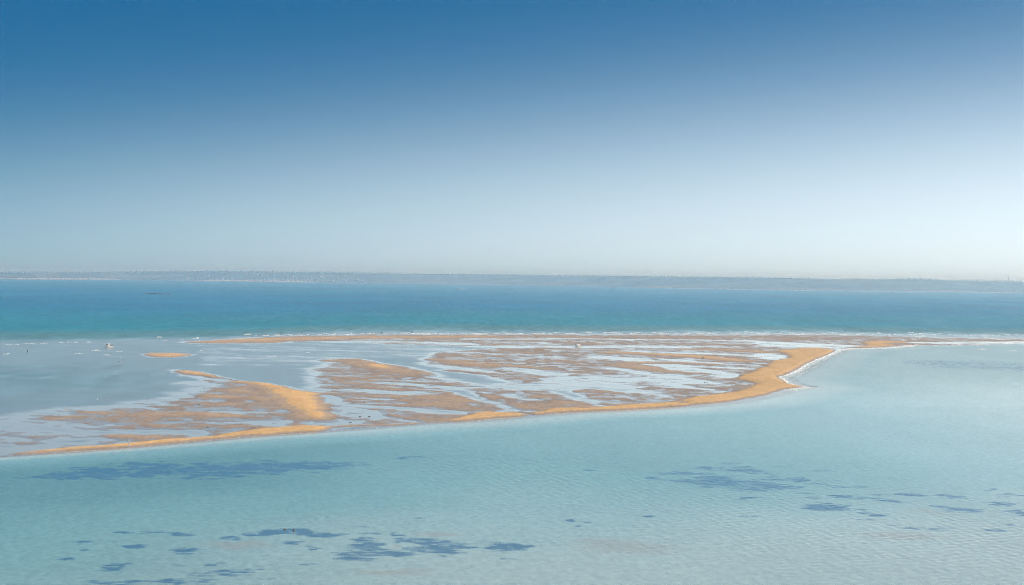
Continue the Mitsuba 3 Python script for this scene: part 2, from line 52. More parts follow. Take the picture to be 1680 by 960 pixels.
BREAKERS = [(-298.1,824.9,-294.6,825.9),(-293.9,830.0,-290.0,831.2),(-289.7,834.4,-282.4,836.6),(-281.4,840.1,-277.4,841.3),(-275.4,856.6,-272.4,857.5),(-273.4,863.0,-272.0,863.5),(-268.0,855.5,-264.0,856.7),(-262.5,868.9,-259.0,870.0),(-263.0,728.8,-260.1,729.5),(-229.4,738.6,-225.3,739.6),(-231.0,773.9,-226.4,775.1),(-231.8,783.1,-230.5,783.5),(-212.2,732.1,-209.2,732.9),(-215.1,764.9,-212.0,765.8),(-239.4,947.4,-236.4,948.4),(-224.6,904.4,-220.9,905.5),(-215.7,916.4,-213.4,917.1),(-211.6,931.9,-207.9,933.1),(-212.3,947.3,-210.7,947.8),(-193.2,1015.4,-188.3,1017.1),(-183.1,1003.2,-181.4,1003.8),(-174.7,789.0,-173.4,789.4),(-128.5,743.6,-123.8,744.8),(-114.0,781.0,-112.0,781.6),(-176.7,996.6,-171.4,998.4),(-170.6,1006.4,-164.5,1008.5),(-167.2,1009.8,-162.7,1011.3),(-164.5,1017.4,-159.0,1019.3),(-159.7,1012.3,-157.4,1013.1),(-156.1,1014.7,-149.5,1017.0),(-149.1,1020.5,-146.4,1021.4),(-141.9,1026.4,-138.4,1027.6),(-140.0,1042.1,-135.2,1043.8),(-135.3,1036.7,-129.3,1038.8),(-132.4,1045.9,-130.4,1046.6),(-124.0,1044.2,-118.2,1046.2),(-120.6,1050.1,-117.9,1051.0),(-112.7,1052.8,-109.2,1054.1),(-109.4,1060.0,-103.6,1062.0),(-96.7,1057.3,-91.7,1059.0),(-88.8,1061.2,-85.3,1062.5),(-85.9,1076.8,-78.7,1079.4),(-81.9,1079.5,-77.9,1080.9),(-77.1,1071.4,-73.0,1072.8),(-72.7,1068.1,-66.3,1070.3),(-68.9,1073.1,-62.7,1075.2),(-65.1,1079.3,-61.6,1080.5),(-60.4,1071.2,-56.1,1072.7),(-56.5,1077.4,-52.5,1078.9),(-52.7,1084.9,-47.4,1086.8),(-48.6,1087.6,-42.4,1089.8),(-39.9,1082.1,-34.4,1084.0),(-31.5,1085.0,-25.4,1087.2),(-27.5,1092.6,-22.4,1094.5),(-23.2,1089.2,-18.7,1090.8),(-14.6,1087.3,-8.6,1089.4),(-6.2,1087.8,1.2,1090.4),(2.3,1094.5,9.6,1097.0),(6.6,1093.5,9.5,1094.5),(15.2,1096.5,21.5,1098.8),(19.4,1096.8,23.9,1098.3),(23.9,1105.8,26.1,1106.6),(28.3,1107.4,32.1,1108.7),(33.2,1127.0,37.4,1128.5),(37.9,1137.8,39.9,1138.5),(41.3,1109.4,48.1,1111.8),(45.9,1114.8,51.0,1116.7),(49.8,1106.2,54.2,1107.7),(60.0,1136.6,65.5,1138.5),(72.2,1119.1,74.9,1120.0),(78.0,1140.4,85.5,1143.1),(81.9,1132.7,89.8,1135.5),(84.9,1113.5,88.4,1114.7),(94.7,1127.0,99.7,1128.7),(101.4,1152.7,106.2,1154.5),(103.3,1124.9,108.6,1126.7),(107.6,1123.9,111.2,1125.2),(114.5,1149.5,119.5,1151.3),(117.4,1133.7,124.1,1136.0),(122.1,1136.6,127.4,1138.5),(127.2,1142.3,129.5,1143.1),(131.5,1141.2,137.0,1143.1),(135.4,1136.1,141.8,1138.4),(140.7,1143.1,145.2,1144.7),(150.4,1149.1,157.7,1151.7),(159.0,1180.2,167.1,1183.1),(159.0,1147.0,163.2,1148.5),(163.4,1145.9,166.9,1147.2),(179.0,1160.5,187.5,1163.5),(183.6,1160.8,189.9,1163.0),(199.4,1201.8,202.6,1202.9),(200.9,1183.0,203.4,1183.9),(201.7,1160.6,207.5,1162.7),(207.5,1167.9,211.7,1169.4),(210.3,1158.5,212.8,1159.3),(216.4,1167.1,224.5,1170.0),(224.3,1184.6,228.2,1186.0),(234.8,1191.0,241.9,1193.6),(234.3,1165.5,240.9,1167.8),(241.9,1180.0,249.9,1182.9),(246.2,1178.9,253.2,1181.4),(252.1,1185.0,255.8,1186.3),(253.1,1168.2,256.2,1169.2),(263.7,1195.9,270.1,1198.1),(273.2,1217.2,280.0,1219.6),(271.9,1170.8,277.9,1172.9),(278.9,1181.1,282.5,1182.3),(280.9,1170.0,283.1,1170.7),(285.5,1170.3,290.8,1172.1),(297.7,1201.1,302.6,1202.8),(304.2,1189.9,308.4,1191.4),(316.7,1220.2,321.6,1221.9),(314.1,1174.9,317.2,1176.0),(320.8,1182.4,324.1,1183.6),(327.8,1191.5,332.9,1193.2),(334.9,1183.4,342.1,1185.9),(349.4,1217.9,358.4,1221.1),(344.3,1184.0,347.0,1184.9),(356.3,1193.4,362.2,1195.4),(373.5,1234.7,379.4,1236.8),(375.6,1210.7,378.4,1211.7),(373.9,1190.2,376.5,1191.1),(383.4,1190.8,386.3,1191.8),(391.1,1200.0,397.6,1202.3),(402.1,1205.1,408.5,1207.3),(402.9,1193.6,407.4,1195.1),(408.2,1195.4,412.7,1196.9),(412.0,1192.7,415.2,1193.8),(427.8,1224.7,434.4,1227.0),(427.3,1209.8,431.1,1211.1),(437.0,1223.8,441.7,1225.5),(436.3,1195.8,442.8,1198.0),(442.2,1199.1,449.8,1201.6),(451.5,1211.4,454.8,1212.5),(296.0,1068.7,300.6,1070.1),(308.9,1084.7,310.9,1085.3),(320.4,1109.8,324.9,1111.3),(344.1,1117.5,348.7,1119.0),(334.9,1064.8,337.2,1065.5),(352.2,1083.0,359.8,1085.4),(386.4,1158.9,394.8,1161.7),(379.2,1120.7,388.6,1123.7),(384.5,1111.0,390.7,1112.9),(404.3,1129.9,406.4,1130.6),(401.5,1111.8,413.2,1115.5),(427.9,1161.5,437.9,1164.8),(429.5,1145.2,433.6,1146.5),(283.1,988.0,287.5,989.2),(295.4,986.0,299.8,987.3),(311.0,995.2,319.5,997.6),(328.7,1009.7,335.8,1011.8),(342.2,1010.8,346.1,1012.0),(362.9,1032.4,369.4,1034.4),(271.4,964.7,276.9,966.3),(269.7,970.4,281.1,973.7),(330.8,1002.8,338.0,1004.9),(317.1,1000.7,321.9,1002.1),(310.3,933.1,315.6,934.5),(325.3,919.4,332.8,921.4),(267.0,1210.8,269.3,1211.6),(347.4,1235.3,354.6,1237.9),(283.2,1230.8,285.5,1231.6),(75.1,1148.6,80.2,1150.4),(121.2,1161.2,124.4,1162.3)]


def n2(x, y, sx, sy, seed=0, octaves=3):
    return meshkit.fbm(np.stack([x / sx, y / sy, np.zeros_like(x) + seed * 7.31], -1), octaves, seed) - 0.5


def sstep(a, b, x):
    t = np.clip((x - a) / (b - a), 0, 1)
    return t * t * (3 - 2 * t)


def seg_dist(px, py, pts, closed):
    pts = np.asarray(pts, float)
    a, b = (pts, np.roll(pts, -1, 0)) if closed else (pts[:-1], pts[1:])
    best = np.full(px.shape, 1e9)
    inside = np.zeros(px.shape, bool)
    for (x0, y0), (x1, y1) in zip(a, b):
        dx, dy = x1 - x0, y1 - y0
        t = np.clip(((px - x0) * dx + (py - y0) * dy) / (dx * dx + dy * dy + 1e-12), 0, 1)
        best = np.minimum(best, (px - x0 - t * dx) ** 2 + (py - y0 - t * dy) ** 2)
        if closed and y0 != y1:
            cross = (y0 > py) != (y1 > py)
            inside ^= cross & (px < x0 + (py - y0) / (y1 - y0) * dx)
    best = np.sqrt(best)
    return np.where(inside, -best, best) if closed else best


def shore_side(x, y):
    """Signed distance to the bay-side waterline: positive on the sandbank, negative in the bay."""
    d = np.full(x.shape, 200.0)
    yl = np.interp(x, SHORE[:, 0], SHORE[:, 1])
    near = np.abs(y - yl) < 330
    ring = np.vstack([SHORE, [[SHORE[-1, 0], 9000], [SHORE[0, 0], 9000]]])
    dd = seg_dist(x[near], y[near], SHORE, False)
    inside = seg_dist(x[near], y[near], ring, True) < 0
    d[near] = np.where(inside, dd, -dd)
    d[~near] = np.where(y[~near] > yl[~near], 200, -200)
    return d


def height(x, y):
    """Height of the ground above the water, everywhere on the sandbank and round it."""
    shp = x.shape
    x, y = x.ravel(), y.ravel()
    wx = x + 9 * n2(x, y, 22, 30, 1) + 3.0 * n2(x, y, 5, 8, 2, 2)
    wy = y + 16 * n2(x, y, 22, 30, 3) + 5.0 * n2(x, y, 5, 8, 4, 2)
    # runnels: the drainage pattern of the flat, long across the flow
    c, s = math.cos(-0.48), math.sin(-0.48)
    along, across = wx * c + wy * s, -wx * s + wy * c
    run = n2(along, across, 46, 9, 5, 4) * 0.44 + n2(wx, wy, 36, 15, 6, 3) * 0.16 + n2(wx + 0.3 * wy, wy, 48, 7.5, 12, 3) * 0.40
    fine = n2(x, y, 3.6, 4.2, 7, 2) * 0.24 + n2(along, across, 16, 6.5, 10, 2) * 0.20
    yb = np.interp(x, BACK[:, 0], BACK[:, 1])
    h = -0.30 - 0.0075 * np.maximum(y - yb, 0)
    amp = np.full(x.shape, 0.6)
    for st in STAMPS:
        w, nz = st[2], st[3]
        pts = np.array(st[-1], float)
        reach = w + (st[4] if st[0] == 'L' else 0) + 14
        (x0, y0), (x1, y1) = pts.min(0) - reach, pts.max(0) + reach
        k = np.nonzero((wx > x0) & (wx < x1) & (wy > y0) & (wy < y1))[0]
        if not len(k):
            continue
        d = seg_dist(wx[k], wy[k], pts, True) if st[0] == 'P' else seg_dist(wx[k], wy[k], pts, False) - st[4]
        t = sstep(w, -w, d)
        h[k] = h[k] * (1 - t) + st[1] * t
        amp[k] = amp[k] * (1 - t) + nz * t
    h = h + amp * run + np.clip(1 - np.abs(h) / 0.5, 0.15, 1) * fine
    d = shore_side(x + 1.6 * n2(x, y, 7, 9, 8, 2), y + 3 * n2(x, y, 7, 9, 9, 2))
    land = np.minimum(h, 0.06 + 0.2 * d)
    bay = -0.02 - 0.035 * np.abs(d)
    h = np.where(d > 0, np.where(h > 0, land, h), np.maximum(bay, -1.6))
    return h.reshape(shp)


def grid(xs, ys):
    X, Y = np.meshgrid(xs, ys)
    n, m = len(xs), len(ys)
    i = (np.arange(m - 1)[:, None] * n + np.arange(n - 1)[None]).ravel()
    f = np.stack([i, i + 1, i + n + 1, i + n], 1)
    return X, Y, f


def tris(q):
    return np.vstack([q[:, [0, 1, 2]], q[:, [0, 2, 3]]])


def mesh_shape(v, f, n, uv, bsdf):
    used = np.unique(f)
    new = np.zeros(len(v), int)
    new[used] = np.arange(len(used))
    path = meshkit.write_ply((v[used], new[f]), False, None if uv is None else uv[used], None, normals=n[used])
    return {'type': 'ply', 'filename': path, 'face_normals': False, 'bsdf': {'type': 'ref', 'id': bsdf}}


def grid_normals(X, Y, Z):
    gy, gx = np.gradient(Z, Y[:, 0], X[0])
    n = np.stack([-gx, -gy, np.ones_like(Z)], -1)
    return (n / np.linalg.norm(n, axis=-1, keepdims=True)).reshape(-1, 3)


# ------------------------------------------------------------------ materials of the ground and the water (uv.x = height of the ground, offset in the bay to paint light, uv.y = weed or tone)
def film(p, uv):
    """Cover of the thin water film: it fills the ripple troughs first and whole hollows lower down."""
    h = mi.Float(uv.x)
    ripple = 0.25 * noise(p.x * 2.3, p.y * 1.1) + 0.75 * fbm(p.x * 0.32, p.y * 0.19, 4.0, 3)
    return smoothstep(-0.14, 0.14, (0.88 - h / 0.185) - (0.5 + 1.9 * (ripple - 0.5)))


def sand_color(p, n, uv):
    h = mi.Float(uv.x) + (fbm(p.x * 0.30, p.y * 0.2, 0.0, 3) - 0.5) * 0.14
    c = mix((0.245, 0.205, 0.175), (0.30, 0.236, 0.182), smoothstep(0.02, 0.24, h))
    c = mix(c, (0.445, 0.305, 0.155), smoothstep(0.30, 0.48, h))
    c = c * (0.74 + 0.32 * fbm(p.x * 1.1, p.y * 0.5, 3.0, 2) + 0.22 * fbm(p.x * 0.11, p.y * 0.07, 6.0, 3))
    return mix(c, (0.245, 0.265, 0.275), film(p, uv) * 0.72)


def sand_rough(p, n, uv):
    h = mi.Float(uv.x)
    dry = 0.45 + 0.45 * smoothstep(0.05, 0.3, h)
    return dry + (0.05 - dry) * film(p, uv)


def water_color(p, n, uv):
    h = -mi.Float(uv.x)
    c = mix((0.315, 0.365, 0.395), (0.162, 0.222, 0.258), smoothstep(0.05, 0.28, h))
    c = mix(c, (0.075, 0.190, 0.212), smoothstep(0.28, 1.0, h))
    c = mix(c, (0.012, 0.188, 0.272), smoothstep(1.0, 2.6, h))
    c = mix(c, (0.006, 0.150, 0.305), smoothstep(2.5, 9.0, h))
    chop = 0.26 * (noise(p.x * 0.30, p.y * 0.045, 3.0) - 0.5) + 0.34 * (fbm(p.x * 0.006, p.y * 0.0022, 7.0, 4) - 0.5)  # light and dark of the waves painted into the base colour
    return c * (1 + chop * smoothstep(0.5, 1.2, h))


def water_rough(p, n, uv):
    h = -mi.Float(uv.x)
    gust = fbm(p.x * 0.012, p.y * 0.006, 0.0, 4)
    return 0.03 + 0.15 * smoothstep(0.04, 0.25, h) + 0.18 * smoothstep(0.3, 1.5, h) + (0.10 * (gust - 0.5) + 0.16 * (noise(p.x * 0.16, p.y * 0.035, 2.0) - 0.5)) * smoothstep(0.1, 0.8, h)


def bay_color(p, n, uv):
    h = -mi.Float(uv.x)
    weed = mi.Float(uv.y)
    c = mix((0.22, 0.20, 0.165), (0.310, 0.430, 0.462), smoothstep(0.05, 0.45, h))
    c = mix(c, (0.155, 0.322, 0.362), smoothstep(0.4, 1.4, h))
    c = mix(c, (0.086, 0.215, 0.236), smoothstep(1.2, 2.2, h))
    far = fbm(p.x * 0.02, p.y * 0.012, 5.0, 4)
    grain = 0.6 * noise(p.x * 1.35, p.y * 0.85, 1.0) + 0.4 * noise(p.x * 3.1, p.y * 1.7, 2.0)  # mottling that paints light and dark wavelets into the base colour
    c = c * (0.88 + 0.24 * far) * (0.87 + 0.26 * grain)
    c = mix(c, (0.020, 0.092, 0.205), smoothstep(0.05, 1.0, weed * 1.0 + (1.9 * (fbm(p.x * 0.6, p.y * 1.1, 8.0, 4) - 0.5) + 0.7 * (noise(p.x * 0.3, p.y * 0.35, 5.0) - 0.5)) * smoothstep(0.0, 0.2, weed)) * 0.74)
    return mix(c, (0.27, 0.26, 0.24), dr.clip(-weed, 0, 1))


def bay_rough(p, n, uv):
    h = -mi.Float(uv.x)
    grain = (noise(p.x * 0.6, p.y * 0.25, 9.0) - 0.5) * 0.06 * smoothstep(350, 520, p.y)
    return 0.05 + (0.11 + 0.09 * smoothstep(480, 700, p.y) + grain) * smoothstep(0.03, 0.3, h)


def principled(color, rough, **more):
    return {'type': 'principled', 'base_color': color if isinstance(color, dict) else {'type': 'rgb', 'value': list(color)}, 'roughness': rough, **more}


scene['sand_material'] = principled(proc(sand_color), proc(sand_rough), specular=0.4)
scene['water_material'] = principled(proc(water_color), proc(water_rough), specular=0.5)
scene['bay_material'] = principled(proc(bay_color), proc(bay_rough), specular=0.62)

# ------------------------------------------------------------------ the sandbank and the water lying on it
xs = np.concatenate([np.arange(-430, 560, 1.0)])
ys = np.concatenate([np.arange(250, 560, 1.6), np.arange(560, 1500, 2.4)])
X, Y, Q = grid(xs, ys)
wide = np.abs(X) < 0.39 * Y + 25
H = np.full(X.shape, -1.0)
H[wide] = height(X[wide], Y[wide])
yb = np.interp(X, BACK[:, 0], BACK[:, 1])
H = np.where(wide, H, -0.3 - 0.0075 * np.maximum(Y - yb, 0))
D = shore_side(X, Y)
hq, wq, dq, yq = H.ravel()[Q], wide.ravel()[Q], D.ravel()[Q], Y.ravel()[Q]
uv = np.stack([H.ravel(), np.zeros(H.size)], 1)
norm = grid_normals(X, Y, H)
keep = (hq.max(1) > -0.03) & wq.all(1)
scene['sandbank'] = mesh_shape(np.stack([X, Y, H], -1).reshape(-1, 3), tris(Q[keep]), norm, uv, 'sand_material')
labels['sandbank'] = {'label': 'orange and brown tidal sandbank crossing the bay', 'category': 'sandbank', 'kind': 'structure'}

up = np.tile([0, 0, 1.0], (H.size, 1))
flat = np.stack([X, Y, np.zeros_like(X)], -1).reshape(-1, 3)
keep = (hq.min(1) < 0.03) & (dq.max(1) > 0)
v, f, u_ = [flat], [tris(Q[keep])], [uv]


def sheet(xs, ys):
    """A coarse sheet of open sea."""
    X, Y, Q = grid(np.array(xs, float), np.array(ys, float))
    yb = np.interp(X, BACK[:, 0], BACK[:, 1])
    h = np.maximum(-0.3 - 0.0075 * np.maximum(Y - yb, 0), -14)
    f.append(tris(Q) + sum(len(a) for a in v))
    v.append(np.stack([X, Y, 0 * X], -1).reshape(-1, 3))
    u_.append(np.stack([h.ravel(), 0 * h.ravel()], 1))


yr = np.concatenate([np.linspace(ys[-1], 3000, 40), np.linspace(3300, 14000, 12)])
sheet(np.concatenate([np.linspace(-9000, -1000, 8), np.linspace(-800, 900, 60), np.linspace(1100, 9000, 8)]), yr)
yl = np.linspace(250, ys[-1], 40)
sheet(np.linspace(-9000, xs[0], 24), yl)
sheet(np.linspace(xs[-1], 9000, 24), np.linspace(SHORE[-1, 1] - 120, ys[-1], 20))
v, f, u_ = np.vstack(v), np.vstack(f), np.vstack(u_)
scene['sea'] = mesh_shape(v, f, np.tile([0, 0, 1.0], (len(v), 1)), u_, 'water_material')
labels['sea'] = {'label': 'blue sea and shallow lagoon water round the sandbank', 'category': 'sea', 'kind': 'structure'}

# ------------------------------------------------------------------ the bay in front: a sheet with real wavelets, seaweed showing through it


def waves(x, y, finest):
    """Wind chop: many short trains of every direction, riding in patches; finest is the shortest wave that the mesh can carry."""
    rng = np.random.default_rng(11)
    x, y = x + 5.0 * n2(x, y, 19, 23, 63, 2), y + 5.0 * n2(x, y, 21, 17, 64, 2)
    x, y = x + 1.1 * n2(x, y, 2.3, 2.9, 61, 3), y + 1.1 * n2(x, y, 2.6, 2.3, 62, 3)
    z = np.zeros_like(x)
    for _ in range(44):
        lam = 0.55 * (2.7 / 0.55) ** rng.random()
        th, ph = math.radians(rng.normal(85, 50)), rng.random() * 6.283
        k = 2 * math.pi / lam
        if lam > finest:
            z += 0.0023 * lam * np.cos(k * (x * math.cos(th) + y * math.sin(th)) + ph)
    return z


def weed_field(x, y):
    shp = x.shape
    x, y = x.ravel(), y.ravel()
    wx, wy = x + 5 * n2(x, y, 6, 6, 21) + 1.6 * n2(x, y, 1.6, 1.6, 22, 2), y + 5 * n2(x, y, 6, 6, 23) + 1.6 * n2(x, y, 1.6, 1.6, 24, 2)
    out = np.zeros(x.shape)
    for cx, cy, rx, ry, s in WEED:
        k = np.nonzero((np.abs(wx - cx) < 1.6 * rx) & (np.abs(wy - cy) < 1.6 * ry))[0]
        q = np.sqrt(((wx[k] - cx) / rx) ** 2 + ((wy[k] - cy) / ry) ** 2)
        out[k] = np.maximum(out[k], s * sstep(1.4, 0.3, q + 1.3 * n2(x[k], y[k], 3.6, 2.0, 25, 4)) * (0.95 + 0.7 * n2(x[k], y[k], 1.2, 2.0, 26, 3)))
    pale = np.zeros(x.shape)
    for cx, cy, rx, ry, s in PALE:
        q = np.sqrt(((wx - cx) / rx) ** 2 + ((wy - cy) / ry) ** 2)
        pale = np.maximum(pale, 0.4 * s * sstep(1.3, 0.2, q))
    return np.where(out > 0.02, out, -pale).reshape(shp)


def bay_piece(bx, by):
    BX, BY, BQ = grid(bx, by)
    BD = shore_side(BX, BY)
    seen = np.abs(BX) < 0.385 * BY + 45
    calm = sstep(1.0, -14.0, BD) * sstep(720, 560, BY)
    BZ = np.zeros(BX.shape)
    if by[0] < 700:
        BZ = waves(BX, BY, 3.2 * (bx[1] - bx[0])) * calm * (0.8 + 1.0 * n2(BX, BY, 40, 34, 31, 3) + 0.5 * n2(BX, BY, 9, 8, 32, 2))
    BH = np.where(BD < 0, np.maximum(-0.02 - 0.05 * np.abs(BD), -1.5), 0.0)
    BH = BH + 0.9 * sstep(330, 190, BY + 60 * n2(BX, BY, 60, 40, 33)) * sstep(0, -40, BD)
    BH = BH - 0.75 * sstep(10, -110, BX + 40 * n2(BX, BY, 50, 40, 34)) * sstep(0, -12, BD)  # deeper teal at left, which also puts lens vignetting into the colour
    BH = BH + 0.75 * sstep(20, 190, BX + 30 * n2(BX, BY, 60, 50, 35)) * sstep(0, -40, BD)  # paler right side: bright sky reflection put into the colour as shallower water
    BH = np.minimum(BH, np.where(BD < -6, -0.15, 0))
    weed = np.zeros(BX.shape)
    weed[seen] = weed_field(BX[seen], BY[seen])
    keep = (BD.ravel()[BQ].min(1) < 1.0) & seen.ravel()[BQ].all(1)
    dark = keep & (weed.ravel()[BQ].mean(1) > 0.42)
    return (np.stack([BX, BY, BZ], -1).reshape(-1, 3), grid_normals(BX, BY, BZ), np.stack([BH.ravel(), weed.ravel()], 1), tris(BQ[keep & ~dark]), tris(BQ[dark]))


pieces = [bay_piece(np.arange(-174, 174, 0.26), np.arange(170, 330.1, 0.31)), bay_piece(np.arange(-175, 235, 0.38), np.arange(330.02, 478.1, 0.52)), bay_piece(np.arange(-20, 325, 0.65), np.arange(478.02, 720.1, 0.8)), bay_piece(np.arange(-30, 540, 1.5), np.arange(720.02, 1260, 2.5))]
start = np.cumsum([0] + [len(p[0]) for p in pieces])
bv, bn, buv = (np.vstack([p[k] for p in pieces]) for k in range(3))
fw, fd = (np.vstack([p[k] + c for p, c in zip(pieces, start)]) for k in (3, 4))
scene['seaweed'] = mesh_shape(bv, fd, bn, buv, 'bay_material')
labels['seaweed'] = {'label': 'dark blue seaweed patches under the shallow bay water', 'category': 'seaweed', 'kind': 'stuff'}
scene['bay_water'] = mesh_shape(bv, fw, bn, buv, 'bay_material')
labels['bay_water'] = {'label': 'rippled turquoise bay water in front of the sandbank', 'category': 'water', 'kind': 'structure'}
sv = np.array([[-9000, -2000, -0.4], [9000, -2000, -0.4], [9000, 1200, -0.4], [-9000, 1200, -0.4]], float)
scene['seabed'] = mesh_shape(sv, tris(np.array([[0, 1, 2, 3]])), np.tile([0, 0, 1.0], (4, 1)), np.tile([-0.8, 0.0], (4, 1)), 'bay_material')
labels['seabed'] = {'label': 'sandy bed of the bay', 'category': 'seabed', 'kind': 'structure'}

# ------------------------------------------------------------------ the far coast
def land_color(p, n, uv):
    a, b, c = voronoi(p.x / 260 + 0.3 * noise(p.x / 90, p.y / 90), p.y / 330)
    field = mix((0.045, 0.058, 0.042), (0.085, 0.092, 0.062), c)
    return mix(field, (0.03, 0.042, 0.028), smoothstep(0.45, 0.6, fbm(p.x / 420, p.y / 300, 1.0, 3)))


scene['land_material'] = principled(proc(land_color), 0.9, specular=0.1)
COAST = np.array(COAST, float)
lx = np.arange(-7600, 6600, 24.0)
lt = np.concatenate([np.arange(0, 1400, 40.0), np.arange(1400, 4200, 200.0)])
LX, LT = np.meshgrid(lx, lt)
shore_y = np.interp(lx, COAST[:, 0], COAST[:, 1]) + 60 * n2(lx, lx * 0, 300, 1, 40)
LY = shore_y[None] + LT
crest = np.interp(LX * 9800 / LY, COAST[:, 0] * 9800 / COAST[:, 1], COAST[:, 2])
hill = sstep(20, 1150, LT + 420 * n2(LX, LY, 600, 420, 41)) ** 0.8
LZ = -0.5 + np.clip(LT / 40, 0, 1) * 3.5 + (crest - 3) * hill + 10 * n2(LX, LY, 620, 300, 42, 3) * hill + 4 * np.maximum(n2(LX, LY, 240, 150, 43, 2), 0) * sstep(60, 200, LT)
i = (np.arange(len(lt) - 1)[:, None] * len(lx) + np.arange(len(lx) - 1)[None]).ravel()
q = np.stack([i, i + 1, i + len(lx) + 1, i + len(lx)], 1)
scene['hills'] = mikit.ply((np.stack([LX, LY, LZ], -1).reshape(-1, 3), tris(q)), 'land_material', smooth=True)
labels['hills'] = {'label': 'low hazy blue hills of the far coast', 'category': 'hills', 'kind': 'structure'}


def land_z(x, y):
    """Height of the far land under a point."""
    t = np.clip(y - np.interp(x, lx, shore_y), 0, lt[-1] - 1)
    ix = np.clip((x - lx[0]) / 24.0, 0, len(lx) - 2)
    i0 = int(ix)
    col = [np.interp(t, lt, LZ[:, k]) for k in (i0, i0 + 1)]
    return float(col[0] + (col[1] - col[0]) * (ix - i0))


for key, (x0, x1) in (('beach', (-3750, -3180)), ('beach_001', (-2560, -1560)), ('beach_002', (900, 3600))):
    bx = np.arange(x0, x1, 12.0)
    bs = np.interp(bx, lx, shore_y)
    ends = sstep(0, 120, bx - x0) * sstep(0, 120, x1 - bx)
    rows = [(-60, -0.3), (-35, 1.2), (-12, 3.2 if key != 'beach_002' else 1.0), (25, 5.5 if key != 'beach_002' else 1.8)]
    bvv = np.stack([np.stack([bx, bs + 20 + dt, (hz + 0.4) * ends - 0.4 + 0.5 * n2(bx, bx * 0 + dt, 30, 9, 47)], -1) for dt, hz in rows], 0).reshape(-1, 3)
    n = len(bx)
    i = (np.arange(3)[:, None] * n + np.arange(n - 1)[None]).ravel()
    scene[key] = mikit.ply((bvv, tris(np.stack([i, i + 1, i + n + 1, i + n], 1))), 'far_sand', smooth=True)
    labels[key] = {'label': 'pale sand beach at the foot of the far hills', 'category': 'beach', 'kind': 'structure'}

# ------------------------------------------------------------------ plain materials
for name, color, rough in (('far_sand', (0.42, 0.37, 0.30), 0.9), ('white_wall', (0.80, 0.78, 0.75), 0.8), ('cream_wall', (0.70, 0.63, 0.53), 0.8), ('slate', (0.30, 0.30, 0.32), 0.7),
                           ('tile', (0.42, 0.27, 0.20), 0.8), ('leaf', (0.06, 0.08, 0.05), 0.9), ('bark', (0.12, 0.09, 0.06), 0.9), ('concrete', (0.34, 0.33, 0.32), 0.8),
                           ('gel_coat', (0.80, 0.80, 0.78), 0.35), ('navy', (0.02, 0.025, 0.05), 0.4), ('dark_steel', (0.05, 0.055, 0.065), 0.6), ('dark_glass', (0.02, 0.025, 0.03), 0.15),
                           ('black', (0.015, 0.015, 0.017), 0.5), ('alloy', (0.62, 0.62, 0.62), 0.4), ('canvas', (0.03, 0.035, 0.07), 0.85), ('skin', (0.45, 0.27, 0.19), 0.6),
                           ('dark_cloth', (0.03, 0.022, 0.02), 0.9), ('black_neoprene', (0.012, 0.013, 0.017), 0.6), ('blue_cloth', (0.03, 0.05, 0.12), 0.9), ('hair', (0.03, 0.018, 0.012), 0.7),
                           ('feather', (0.82, 0.82, 0.80), 0.8), ('grey_feather', (0.36, 0.38, 0.41), 0.8), ('bill', (0.55, 0.33, 0.05), 0.5), ('post_white', (0.80, 0.80, 0.80), 0.6)):
    scene[name] = principled(color, rough, specular=0.4)


def rock_color(p, n, uv):
    return mix((0.06, 0.052, 0.043), (0.22, 0.19, 0.15), fbm(p.x * 2.1, p.y * 2.1, p.z * 2.1, 3))


def foam_color(p, n, uv):
    return mix((0.60, 0.63, 0.65), (0.80, 0.81, 0.82), noise(p.x * 0.8, p.y * 0.5))


scene['rock_material'] = principled(proc(rock_color), 0.75, specular=0.4)
scene['reef_material'] = principled((0.03, 0.028, 0.026), 0.8, specular=0.3)
scene['foam_material'] = principled(proc(foam_color), 0.9, specular=0.2)


def place(mesh, x, y, z=0.0, rot=0.0):
    m = mesh.copy()
    m.apply_transform(trimesh.transformations.rotation_matrix(rot, [0, 0, 1]))
    m.apply_translation([x, y, z])
    return m


def part(key, mesh, mat, smooth=30):
    k, i = key, 0
    while k in scene:
        i += 1
        k = f'{key}_{i:03d}'
    scene[k] = mikit.ply(mesh, mat, smooth=smooth)
    return k


def say(key, label, category, group=None):
    labels[key] = {'label': label, 'category': category, **({'group': group} if group else {})}


def to_trimesh(man):
    m = man.to_mesh()
    return trimesh.Trimesh(np.array(m.vert_properties[:, :3], float), np.array(m.tri_verts), process=False)


def loft(sections):
    """A closed skin through closed rings of equally many points."""
    n = len(sections[0])
    v = np.vstack(sections + [np.mean(sections[0], 0)[None], np.mean(sections[-1], 0)[None]])
    f = []
    for s in range(len(sections) - 1):
        for k in range(n):
            a, b = s * n + k, s * n + (k + 1) % n
            f += [[a, b, b + n], [a, b + n, a + n]]
    c0, c1, l = len(v) - 2, len(v) - 1, (len(sections) - 1) * n
    for k in range(n):
        f += [[c0, (k + 1) % n, k], [c1, l + k, l + (k + 1) % n]]
    m = trimesh.Trimesh(v, f, process=False)
    m.fix_normals()
    return m


